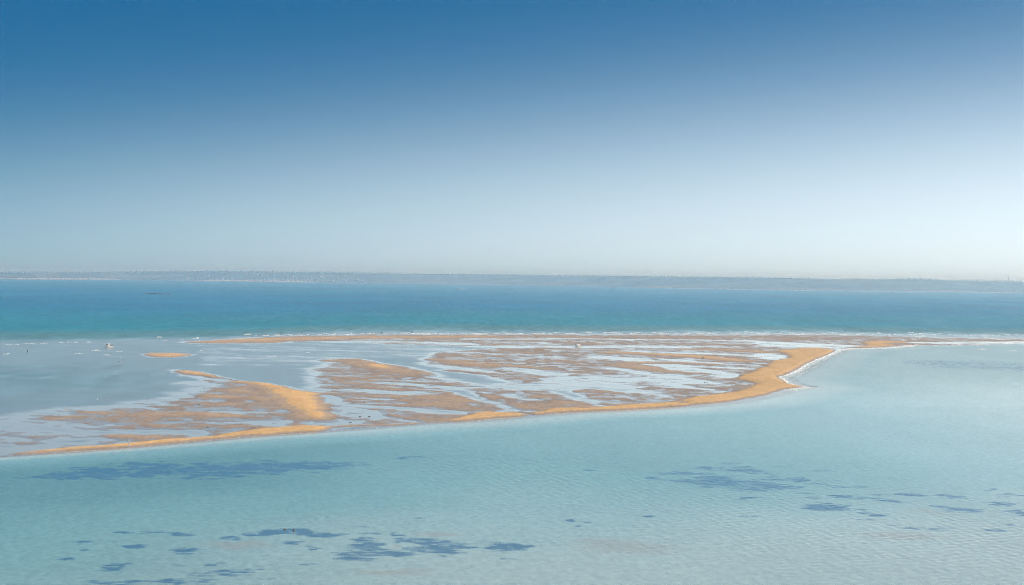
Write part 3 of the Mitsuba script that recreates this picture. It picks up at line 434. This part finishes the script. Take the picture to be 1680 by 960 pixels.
def hull_mesh(length, beam, depth, sheer, stem=0.2):
    """A boat's hull along +x (bow at +length/2), keel at z = 0, gunwale at depth."""
    rings = []
    for t in np.linspace(0, 1, 15):
        x = (t - 0.5) * length
        half = beam / 2 * (1 - max(0, (t - 0.45) / 0.55) ** 2.2) * (0.86 + 0.14 * min(1, t / 0.3)) + 0.01
        keel = depth * 0.75 * max(0, (t - 0.72) / 0.28) ** 2
        top = depth + sheer * max(0, (t - 0.3) / 0.7) ** 2
        ring = []
        for a in np.linspace(0, 1, 7):
            w, zz = math.sin(a * math.pi / 2) ** 0.7, 1 - math.cos(a * math.pi / 2)
            ring.append([x + stem * zz * t ** 4, half * w, keel + (top - keel) * zz])
        for a in np.linspace(1, 0, 7)[:-1]:
            w, zz = math.sin(a * math.pi / 2) ** 0.7, 1 - math.cos(a * math.pi / 2)
            ring.append([x + stem * zz * t ** 4, -half * w, keel + (top - keel) * zz])
        rings.append(np.array(ring))
    return loft(rings)


def rbox(lx_, ly_, lz_, r, c=(0, 0, 0)):
    man = manifold3d.Manifold.batch_hull([manifold3d.Manifold.sphere(r, 10).translate([sx * (lx_ / 2 - r) + c[0], sy * (ly_ / 2 - r) + c[1], sz * (lz_ / 2 - r) + c[2]])
                                          for sx in (-1, 1) for sy in (-1, 1) for sz in (-1, 1)])
    return to_trimesh(man)


def rod(a, b, r0, r1=None, seg=10):
    r1 = r0 if r1 is None else r1
    m = manifold3d.Manifold.batch_hull([manifold3d.Manifold.sphere(r0, seg).translate(list(map(float, a))), manifold3d.Manifold.sphere(r1, seg).translate(list(map(float, b)))])
    return to_trimesh(m)


# ------------------------------------------------------------------ boats
def boat(key, x, y, z, rot, parts):
    for name, mesh, mat in parts:
        mesh.fix_normals()
        part(f'{key}__{name}', place(mesh, x, y, z, rot), mat)


bow = math.atan2(-0.87, -0.5)
boat('motorboat', *(-232.0,810.0), -0.25, bow, [
    ('hull', hull_mesh(5.8, 2.3, 1.15, 0.35), 'gel_coat'), ('rubbing_strake', rbox(4.2, 2.34, 0.10, 0.04, (-0.75, 0, 1.05)), 'navy'),
    ('cabin', rbox(1.7, 1.6, 1.0, 0.16, (0.35, 0, 1.75)), 'gel_coat'), ('windscreen', rbox(0.12, 1.36, 0.46, 0.05, (1.19, 0, 1.90)), 'dark_glass'),
    ('cabin__window', rbox(1.1, 0.06, 0.40, 0.025, (0.30, 0.80, 1.90)), 'dark_glass'), ('cabin__window', rbox(1.1, 0.06, 0.40, 0.025, (0.30, -0.80, 1.90)), 'dark_glass'),
    ('cockpit_cover', rbox(1.8, 1.7, 0.5, 0.2, (-1.55, 0, 1.3)), 'canvas'), ('outboard_motor', rbox(0.45, 0.42, 0.8, 0.12, (-3.1, 0, 1.15)), 'black'),
    ('bow_rail', rod((1.4, 0.6, 1.75), (2.9, 0, 1.95), 0.03), 'alloy'), ('bow_rail', rod((1.4, -0.6, 1.75), (2.9, 0, 1.95), 0.03), 'alloy')])
say('motorboat', 'small white cabin motorboat anchored among the breaking waves on the left', 'boat')

bow = math.atan2(-0.96, -0.28)
boat('sailboat', *(42.3,896.9), -0.12, bow, [
    ('hull', hull_mesh(6.8, 2.5, 1.35, 0.3), 'gel_coat'), ('boot_stripe', rbox(5.0, 2.44, 0.12, 0.05, (-0.7, 0, 0.72)), 'navy'),
    ('coachroof', rbox(2.6, 1.5, 0.55, 0.16, (0.5, 0, 1.6)), 'gel_coat'), ('coachroof__window', rbox(1.5, 0.05, 0.2, 0.02, (0.5, 0.75, 1.68)), 'dark_glass'),
    ('coachroof__window', rbox(1.5, 0.05, 0.2, 0.02, (0.5, -0.75, 1.68)), 'dark_glass'), ('mast', rod((0.7, 0, 1.8), (0.7, 0, 7.0), 0.13, 0.10), 'gel_coat'),
    ('boom', rod((0.6, 0, 2.5), (-2.2, 0.35, 2.45), 0.05), 'alloy'), ('furled_sail', rod((0.4, 0.05, 2.68), (-2.0, 0.32, 2.6), 0.20, 0.13), 'canvas'),
    ('forestay', rod((3.3, 0, 1.7), (0.72, 0, 6.9), 0.012), 'alloy'), ('backstay', rod((-3.2, 0, 1.4), (0.68, 0, 6.9), 0.012), 'alloy'),
    ('sprayhood', rbox(1.0, 1.6, 0.8, 0.3, (-0.9, 0, 1.95)), 'canvas'), ('rudder', rbox(0.4, 0.06, 1.2, 0.025, (-3.5, 0, 0.75)), 'navy'),
    ('keel', rbox(1.3, 0.14, 0.25, 0.05, (0.2, 0.5, 0.02)), 'navy'), ('keel', rbox(1.3, 0.14, 0.25, 0.05, (0.2, -0.5, 0.02)), 'navy')])
say('sailboat', 'small white sailing boat with bare mast lying in a tidal pool on the sandbank', 'sailboat')

cx, cy = (-212.8,5609.0)
boat('motor_cruiser', cx, cy, -0.5, math.radians(172), [
    ('hull', hull_mesh(14.0, 4.2, 2.6, 0.9, 0.8), 'gel_coat'), ('cabin', rbox(5.6, 3.0, 2.0, 0.4, (-0.6, 0, 3.4)), 'gel_coat'),
    ('cabin__window', rbox(4.4, 3.06, 0.7, 0.1, (-0.5, 0, 3.7)), 'dark_glass'), ('flybridge', rbox(2.6, 2.4, 1.0, 0.3, (-1.2, 0, 4.8)), 'gel_coat'), ('radar_arch', rod((-2.2, 0, 5.0), (-2.5, 0, 7.0), 0.25, 0.15), 'alloy')])
say('motor_cruiser', 'white motor cruiser with a short wake far out below the hills', 'motorboat')
wake = []
for k in range(9):
    b = trimesh.creation.icosphere(2, 1.0)
    b.apply_scale([3.6 - 0.22 * k, 1.3, 1.0 - 0.09 * k])
    wake.append(place(b, cx + 6 + 3.6 * k, cy - 1.2 + 0.5 * (k % 3)))
scene['wake'] = mikit.ply(trimesh.util.concatenate(wake), 'foam_material', smooth=True)
labels['wake'] = {'label': 'white foam wake behind the distant motor cruiser', 'category': 'wake', 'kind': 'stuff'}


def barge(key, x, y, length, cabin):
    ps = [('hull', hull_mesh(length, 9.0, 3.6, 0.9, 1.0), 'dark_steel'), ('deck_cargo', rbox(length * 0.5, 6.5, 1.4, 0.3, (length * 0.08, 0, 4.2)), 'dark_steel')]
    if cabin:
        ps += [('wheelhouse', rbox(12, 7.0, 5.0, 0.4, (-length * 0.38, 0, 6.0)), 'dark_steel'), ('wheelhouse__window', rbox(8.0, 7.1, 1.0, 0.2, (-length * 0.38, 0, 7.4)), 'dark_glass'),
               ('funnel', rod((-length * 0.44, 0, 8), (-length * 0.44, 0, 10.5), 1.2, 1.0), 'dark_steel')]
    boat(key, x, y, -1.0, math.pi, ps)


barge('cargo_barge', *(640.6,9132.8), 76, True)
say('cargo_barge', 'long dark cargo barge with raised wheelhouse far out under the hills', 'ship')
barge('cargo_barge_001', (337.1,10534.1)[0], (337.1,10534.1)[1] - 420, 42, False)
say('cargo_barge_001', 'short low dark barge left of the longer barge, close under the far shore', 'ship')

# ------------------------------------------------------------------ rocks
def stone(seed, sx, sy, sz, sub=3):
    m = trimesh.creation.icosphere(sub, 1.0)
    v = np.array(m.vertices)
    v *= (1 + 0.9 * (meshkit.fbm(v * 1.3 + seed * 3.7, 3, seed) - 0.5))[:, None]
    m.vertices = v * [sx, sy, sz]
    return m


rr = random.Random(4)
rx, ry = (-774.5,3071.6)
blobs = [place(stone(60 + k, rr.uniform(3, 6), rr.uniform(2, 4), rr.uniform(1.2, 2.2) * (1.5 if k in (5, 9) else 1)), rx - 25 + 3.9 * k + rr.uniform(-2, 2), ry + rr.uniform(-6, 6), -0.2) for k in range(14)]
part('rock_reef', trimesh.util.concatenate(blobs), 'reef_material')
say('rock_reef', 'low black rock reef breaking the far blue sea on the left', 'reef')
part('rock', place(stone(3, 0.15, 0.22, 0.27), *(-35.5,232.0), 0.12), 'rock_material')
say('rock', 'upright rock tip standing out of the water above the weed bed', 'rock')
part('rock', place(stone(9, 0.24, 0.26, 0.15), *(-37.1,233.0), 0.05), 'rock_material')
say('rock_001', 'lower rock awash just left of the upright rock tip', 'rock')
for k, (x, y) in enumerate([(-49.2,473.8),(-83.5,388.0),(-45.3,424.0),(-42.6,424.7),(-46.3,407.2),(81.2,589.2),(82.0,587.6),(-100.9,456.0),(-145.7,598.0)]):
    z = float(height(np.array([[x]]), np.array([[y]]))[0, 0])
    key = part('stone', place(stone(20 + k, 0.34, 0.34, 0.2, 2), x, y, max(z, 0) + 0.04), 'rock_material')
    say(key, 'small dark stone lying on the wet sandbank', 'stone', 'dark stones scattered over the sandbank')

# ------------------------------------------------------------------ people
M = manifold3d.Manifold


def bones(chain):
    out = M()
    for a, ra, b, rb in chain:
        out = out + M.batch_hull([M.sphere(ra, 12).translate(list(map(float, a))), M.sphere(rb, 12).translate(list(map(float, b)))])
    return to_trimesh(out)


def person(x, y, z, rot, stride, cloth, legs_in, arm, label, group=None, lower='dark_cloth', h=1.75):
    key, i = 'person', 0
    while f'{key}__body' in scene:
        i += 1
        key = f'person_{i:03d}'
    P = lambda *q: np.array(q, float)
    hip, chest, neck, head = P(0, 0, 0.93), P(0.02, 0, 1.32), P(0.03, 0, 1.48), P(0.05, 0, 1.63)
    body, top, low = [], [], []
    top += [(hip + [0, 0, 0.06], 0.13, chest, 0.155), (chest + [0, -0.15, 0.06], 0.075, chest + [0, 0.15, 0.06], 0.075), (chest + [0, 0, 0.05], 0.14, chest + [0, 0, 0.10], 0.11)]
    body += [(chest, 0.09, neck, 0.055), (neck, 0.055, head, 0.06), (head + [0, 0, -0.03], 0.075, head + [0.0, 0, 0.05], 0.088), (head + [0.09, 0, -0.01], 0.014, head + [0.10, 0, -0.02], 0.014)]
    for s in (-1, 1):
        body.append((head + [0, s * 0.088, 0], 0.016, head + [0.005, s * 0.09, 0.02], 0.016))
        sw = s * stride
        knee, ank = hip + [0.40 * sw + 0.03, s * 0.11, -0.45], hip + [0.66 * sw, s * 0.11, -0.86]
        low += [(hip + [0, s * 0.09, 0], 0.105, knee, 0.066), (knee, 0.066, ank, 0.045)]
        body += [(ank, 0.042, ank + [0.02, 0, -0.04], 0.036), (ank + [-0.03, 0, -0.05], 0.03, ank + [0.16, 0, -0.05], 0.025)]
        sh = chest + [0, s * 0.19, 0.06]
        elb, wr = sh + [-0.30 * sw * arm - 0.02, s * 0.07, -0.28], sh + [-0.45 * sw * arm + 0.08, s * 0.06, -0.52]
        top += [(sh, 0.06, elb, 0.045), (elb, 0.045, wr, 0.034)]
        palm = wr + [0.01, 0, -0.09]
        body += [(wr, 0.027, palm, 0.034)]
        for q, ln in enumerate((0.065, 0.08, 0.075, 0.06)):
            base = palm + [0.03 - 0.02 * q, 0, -0.02]
            body.append((base, 0.009, base + [0.012, -s * 0.01, -ln], 0.008))
        body.append((palm + [0.03, 0, 0.03], 0.011, palm + [0.065, -s * 0.01, -0.02], 0.009))
    low.append((hip + [0, -0.06, 0.04], 0.12, hip + [0, 0.06, 0.04], 0.12))
    k = h / 1.75
    for nm, ch, mat in (('body', body, 'skin'), ('jacket', top, cloth), ('trousers', low, lower), ('hair', [(head + [-0.02, 0, 0.03], 0.098, head + [-0.01, 0, 0.06], 0.09)], 'hair')):
        m = bones(ch)
        m.apply_scale(k)
        part(f'{key}__{nm}', place(m, x, y, z, rot), mat, smooth=True)
    say(key, label, 'person', group)


wx_, wy_ = (103.9,761.9)
gz = max(float(height(np.array([[wx_]]), np.array([[wy_]]))[0, 0]), 0)
person(wx_, wy_, gz - 0.02, math.pi, 0.62, 'dark_cloth', 0, 1.0, 'person in dark clothes striding across the orange sand of the sandbank')
person(*(-257.2,747.5), -0.35, math.radians(60), 0.12, 'black_neoprene', 0, 0.4, 'person in black wading alone in the lagoon on the left', lower='black_neoprene')
WADERS = ['person deep in the water beyond the motorboat, farthest left by the breakers', 'leftmost of three people wading beyond the tip of the back sand bar', 'darkest of three people wading beyond the tip of the back sand bar, in the middle',
          'rightmost of three people wading beyond the tip of the back sand bar', 'dark person in the surf behind the left end of the bar, left of a pair', 'dark person in the surf behind the bar, right of a pair',
          'lone dark person in the sea off the right half of the sandbank']
for k, (x, y) in enumerate([(-263.4,959.9),(-179.4,1031.8),(-168.9,1030.8),(-155.1,1040.3),(-98.3,1063.9),(-75.8,1075.5),(296.3,1250.1)]):
    person(x, y, (-0.95, -0.55, -0.25, -0.45, -0.2, -0.3, -0.1)[k], math.radians((20, 200, 70, 250, 100, 290, 40)[k]), 0.15, 'black_neoprene' if k != 3 else 'blue_cloth', 0, 0.5, WADERS[k], 'people wading beyond the sandbank', lower='black_neoprene')

# ------------------------------------------------------------------ marker posts and gulls
def marker(x, y, height_m, label, banded, floating=False):
    g0 = min(float(height(np.array([[x]]), np.array([[y]]))[0, 0]), 0.5)
    key = 'marker_post'
    i = 0
    while f'{key}__pole' in scene:
        i += 1
        key = f'marker_post_{i:03d}'
    part(f'{key}__pole', place(rod((0, 0, 0), (0.02, 0, height_m), 0.075, 0.06), x, y, g0 - 0.05), 'alloy' if banded else 'post_white')
    part(f'{key}__cap', place(rod((0.02, 0, height_m - (0.5 if banded else 0.1)), (0.02, 0, height_m + 0.02), 0.12, 0.12), x, y, g0 - 0.05), 'post_white')
    if banded:
        part(f'{key}__band', place(rod((0, 0, 0.35), (0, 0, 0.75), 0.13, 0.13), x, y, g0 - 0.05), 'post_white')
    if floating:
        part(f'{key}__float', place(rbox(1.3, 0.6, 0.4, 0.18), x - 0.55, y, 0.08), 'post_white')
    say(key, label, 'post')


marker(*(-92.6,341.2), 1.75, 'white banded marker post on the orange rim of the sandbank at the lower left', True)
marker(*(-188.0,677.2), 2.3, 'thin pole with a white float in the lagoon below the sand islet', False, True)
marker(*(-1.9,736.8), 1.5, 'slender white post on the rippled flat, upper of a close pair', False)
marker(*(0.6,702.7), 0.9, 'short white post on the rippled flat, lower of a close pair', False)

for k, (x, y) in enumerate([(-121.3,469.6),(-137.3,467.3),(-134.2,467.8),(-146.3,440.1),(-138.9,438.7),(-116.4,842.5)]):
    key = 'gull' if k == 0 else f'gull_{k:03d}'
    rot = k * 1.7
    z = 0.0
    body = bones([((-0.2, 0, 0.30), 0.07, (0.10, 0, 0.36), 0.12), ((0.10, 0, 0.36), 0.11, (0.2, 0, 0.5), 0.05), ((0.2, 0, 0.5), 0.06, (0.23, 0, 0.52), 0.06), ((-0.2, 0, 0.30), 0.06, (-0.38, 0, 0.28), 0.03)])
    part(f'{key}__body', place(body, x, y, z, rot), 'feather', True)
    for s in (-1, 1):
        part(f'{key}__wing', place(bones([((0.1, s * 0.10, 0.38), 0.05, (-0.36, s * 0.05, 0.32), 0.025)]), x, y, z, rot), 'grey_feather', True)
        part(f'{key}__leg', place(rod((0, s * 0.05, 0.25), (0, s * 0.05, -0.05), 0.014), x, y, z, rot), 'bill')
    part(f'{key}__beak', place(rod((0.27, 0, 0.52), (0.35, 0, 0.50), 0.016, 0.008), x, y, z, rot), 'bill')
    say(key, 'white gull standing in the shallow edge of the lagoon', 'gull', 'gulls along the lagoon edge')

# ------------------------------------------------------------------ foam: crests out at sea and the wash along the bay shore
fr = np.random.default_rng(8)
fv, ff, at_ = [], [], 0
for x0, y0, x1, y1 in BREAKERS:
    length = max(math.hypot(x1 - x0, y1 - y0), 1.0)
    m = max(6, int(length / 1.2))
    t = np.linspace(0, 1, m)
    hgt = (0.09 + 0.28 * fr.random()) * (0.3 if y0 < 930 else 1) * np.sin(np.pi * np.clip(t, 0.02, 0.98)) ** 0.5 * (0.55 + 0.9 * fr.random(m))
    cx_, cy_ = x0 + (x1 - x0) * t, y0 + (y1 - y0) * t + fr.normal(0, 1.2) + np.cumsum(fr.normal(0, 0.35, m))
    w = 0.7 + 1.5 * fr.random(m) * np.sin(np.pi * t)
    ring = [(-1.0, -0.02), (-0.6, 0.75), (0.0, 1.0), (0.7, 0.6), (1.3, -0.02)]
    for a, b in ring:
        fv.append(np.stack([cx_, cy_ + a * w, b * hgt], -1))
    i = (np.arange(4)[:, None] * m + np.arange(m - 1)[None]).ravel() + at_
    ff.append(tris(np.stack([i, i + 1, i + m + 1, i + m], 1)))
    at_ += 5 * m
# the wash: a ragged ribbon just outside the waterline of the right-hand bay
pts = np.array([p for p in SHORE if 100 < p[0] < 275])
seg = np.linalg.norm(np.diff(pts, axis=0), axis=1)
along = np.concatenate([[0], np.cumsum(seg)])
s_ = np.arange(0, along[-1], 1.0)
px_, py_ = np.interp(s_, along, pts[:, 0]), np.interp(s_, along, pts[:, 1])
tx, ty = np.gradient(px_), np.gradient(py_)
nx, ny = ty / np.hypot(tx, ty), -tx / np.hypot(tx, ty)
for lane, (off, wid) in enumerate(((0.2, 1.3), (3.0, 0.7), (6.0, 0.5))):
    wob = n2(s_, s_ * 0, 7, 1, 50 + lane, 3)
    o = off + 2.4 * wob * (1 + 0.6 * lane)
    w = np.maximum(wid * (0.45 + 2.2 * n2(s_, s_ * 0, 5, 1, 55 + lane, 3)), 0.0) * (0.5 if lane else 1.0) + (0.35 if lane == 0 else 0)
    m = len(s_)
    for a, b in ((0.0, -0.01), (0.3, 0.07), (0.75, 0.05), (1.0, -0.01)):
        fv.append(np.stack([px_ + nx * (o + a * w), py_ + ny * (o + a * w), np.full(m, b) * (w > 0.05)], -1))
    i = (np.arange(3)[:, None] * m + np.arange(m - 1)[None]).ravel() + at_
    ff.append(tris(np.stack([i, i + m, i + m + 1, i + 1], 1)))
    at_ += 4 * m
scene['foam'] = mikit.ply((np.vstack(fv), np.vstack(ff)), 'foam_material', smooth=True)
labels['foam'] = {'label': 'white foam of small waves breaking round the sandbank', 'category': 'foam', 'kind': 'stuff'}

# ------------------------------------------------------------------ the far town, its tower and the trees of the ridge
hr = random.Random(21)
TOWN = [(-2570, 5), (-2360, 15), (-2160, 13), (-1960, 12), (-1760, 11), (-1560, 10), (-1330, 6)]
n_house = 0
for x0, count in TOWN:
    for _ in range(count):
        x = x0 + hr.uniform(-120, 120)
        sy = float(np.interp(x, lx, shore_y))
        near = hr.random() < 0.6
        y = sy + (hr.uniform(35, 130) if near else hr.uniform(130, 620))
        z = land_z(x, y)
        L, W, Hh = hr.uniform(9, 17), hr.uniform(7, 10), hr.uniform(4.5, 8.5) * (1.5 if near and hr.random() < 0.25 else 1)
        rot = hr.uniform(-0.5, 0.5)
        key = 'house' if n_house == 0 else f'house_{n_house:03d}'
        n_house += 1
        wall = trimesh.creation.box([L, W, Hh + 2])
        wall.apply_translation([0, 0, Hh / 2 - 1])
        r = W * 0.42
        roof = trimesh.convex.convex_hull(np.array([[a * (L / 2 + 0.4), b * (W / 2 + 0.4), Hh] for a in (-1, 1) for b in (-1, 1)] + [[a * (L / 2 + 0.4), 0, Hh + r] for a in (-1, 1)]))
        scene[f'{key}__wall'] = mikit.ply(place(wall, x, y, z, rot), 'white_wall' if hr.random() < 0.7 else 'cream_wall')
        scene[f'{key}__roof'] = mikit.ply(place(roof, x, y, z, rot), 'slate' if hr.random() < 0.7 else 'tile')
        say(key, 'tiny pale house of the hazy town on the far shore', 'house', 'houses of the town on the far shore')

twx, twy = (3793.9,10750)
tz = land_z(twx, twy)
top = (3793.9,114.2)[1]
ring = lambda r, z: np.array([[r * math.cos(a), r * math.sin(a), z] for a in np.linspace(0, 2 * math.pi, 13)[:-1]])
hh = max(top - tz, 32)
part('tower__shaft', place(loft([ring(3.4, -3), ring(2.9, hh * 0.5), ring(2.5, hh - 4)]), twx, twy, tz), 'concrete')
part('tower__head', place(loft([ring(2.8, hh - 4.3), ring(4.0, hh - 3), ring(4.0, hh - 1), ring(1.5, hh)]), twx, twy, tz), 'concrete')
say('tower', 'slim grey tower on the ridge of the far hills at the right edge', 'tower')

tr = random.Random(3)
spots = [(-2730, 0), (-2345, 1), (-2010, 0), (-1284, 1), (-1008, 0), (2905, 0), (2960, 1), (3030, 0), (3085, 1), (3620, 1)]
for k, (x, _) in enumerate(spots):
    y = float(np.interp(x, lx, shore_y)) + 1130
    z = land_z(x, y)
    key = 'tree' if k == 0 else f'tree_{k:03d}'
    hgt = tr.uniform(4, 7)
    part(f'{key}__trunk', place(rod((0, 0, -1.5), (0.3, 0, hgt * 0.5), 0.5, 0.3), x, y, z), 'bark')
    crown = []
    for q in range(9):
        c = stone(100 + k * 9 + q, tr.uniform(2.2, 4.0), tr.uniform(2.2, 3.6), tr.uniform(1.2, 2.2), 2)
        crown.append(place(c, x + tr.uniform(-6, 6), y + tr.uniform(-4, 4), z + hgt * tr.uniform(0.5, 0.95)))
    part(f'{key}__crown', trimesh.util.concatenate(crown), 'leaf')
    say(key, 'hazy low tree clump standing on the ridge of the far hills', 'tree', 'trees on the far ridge')
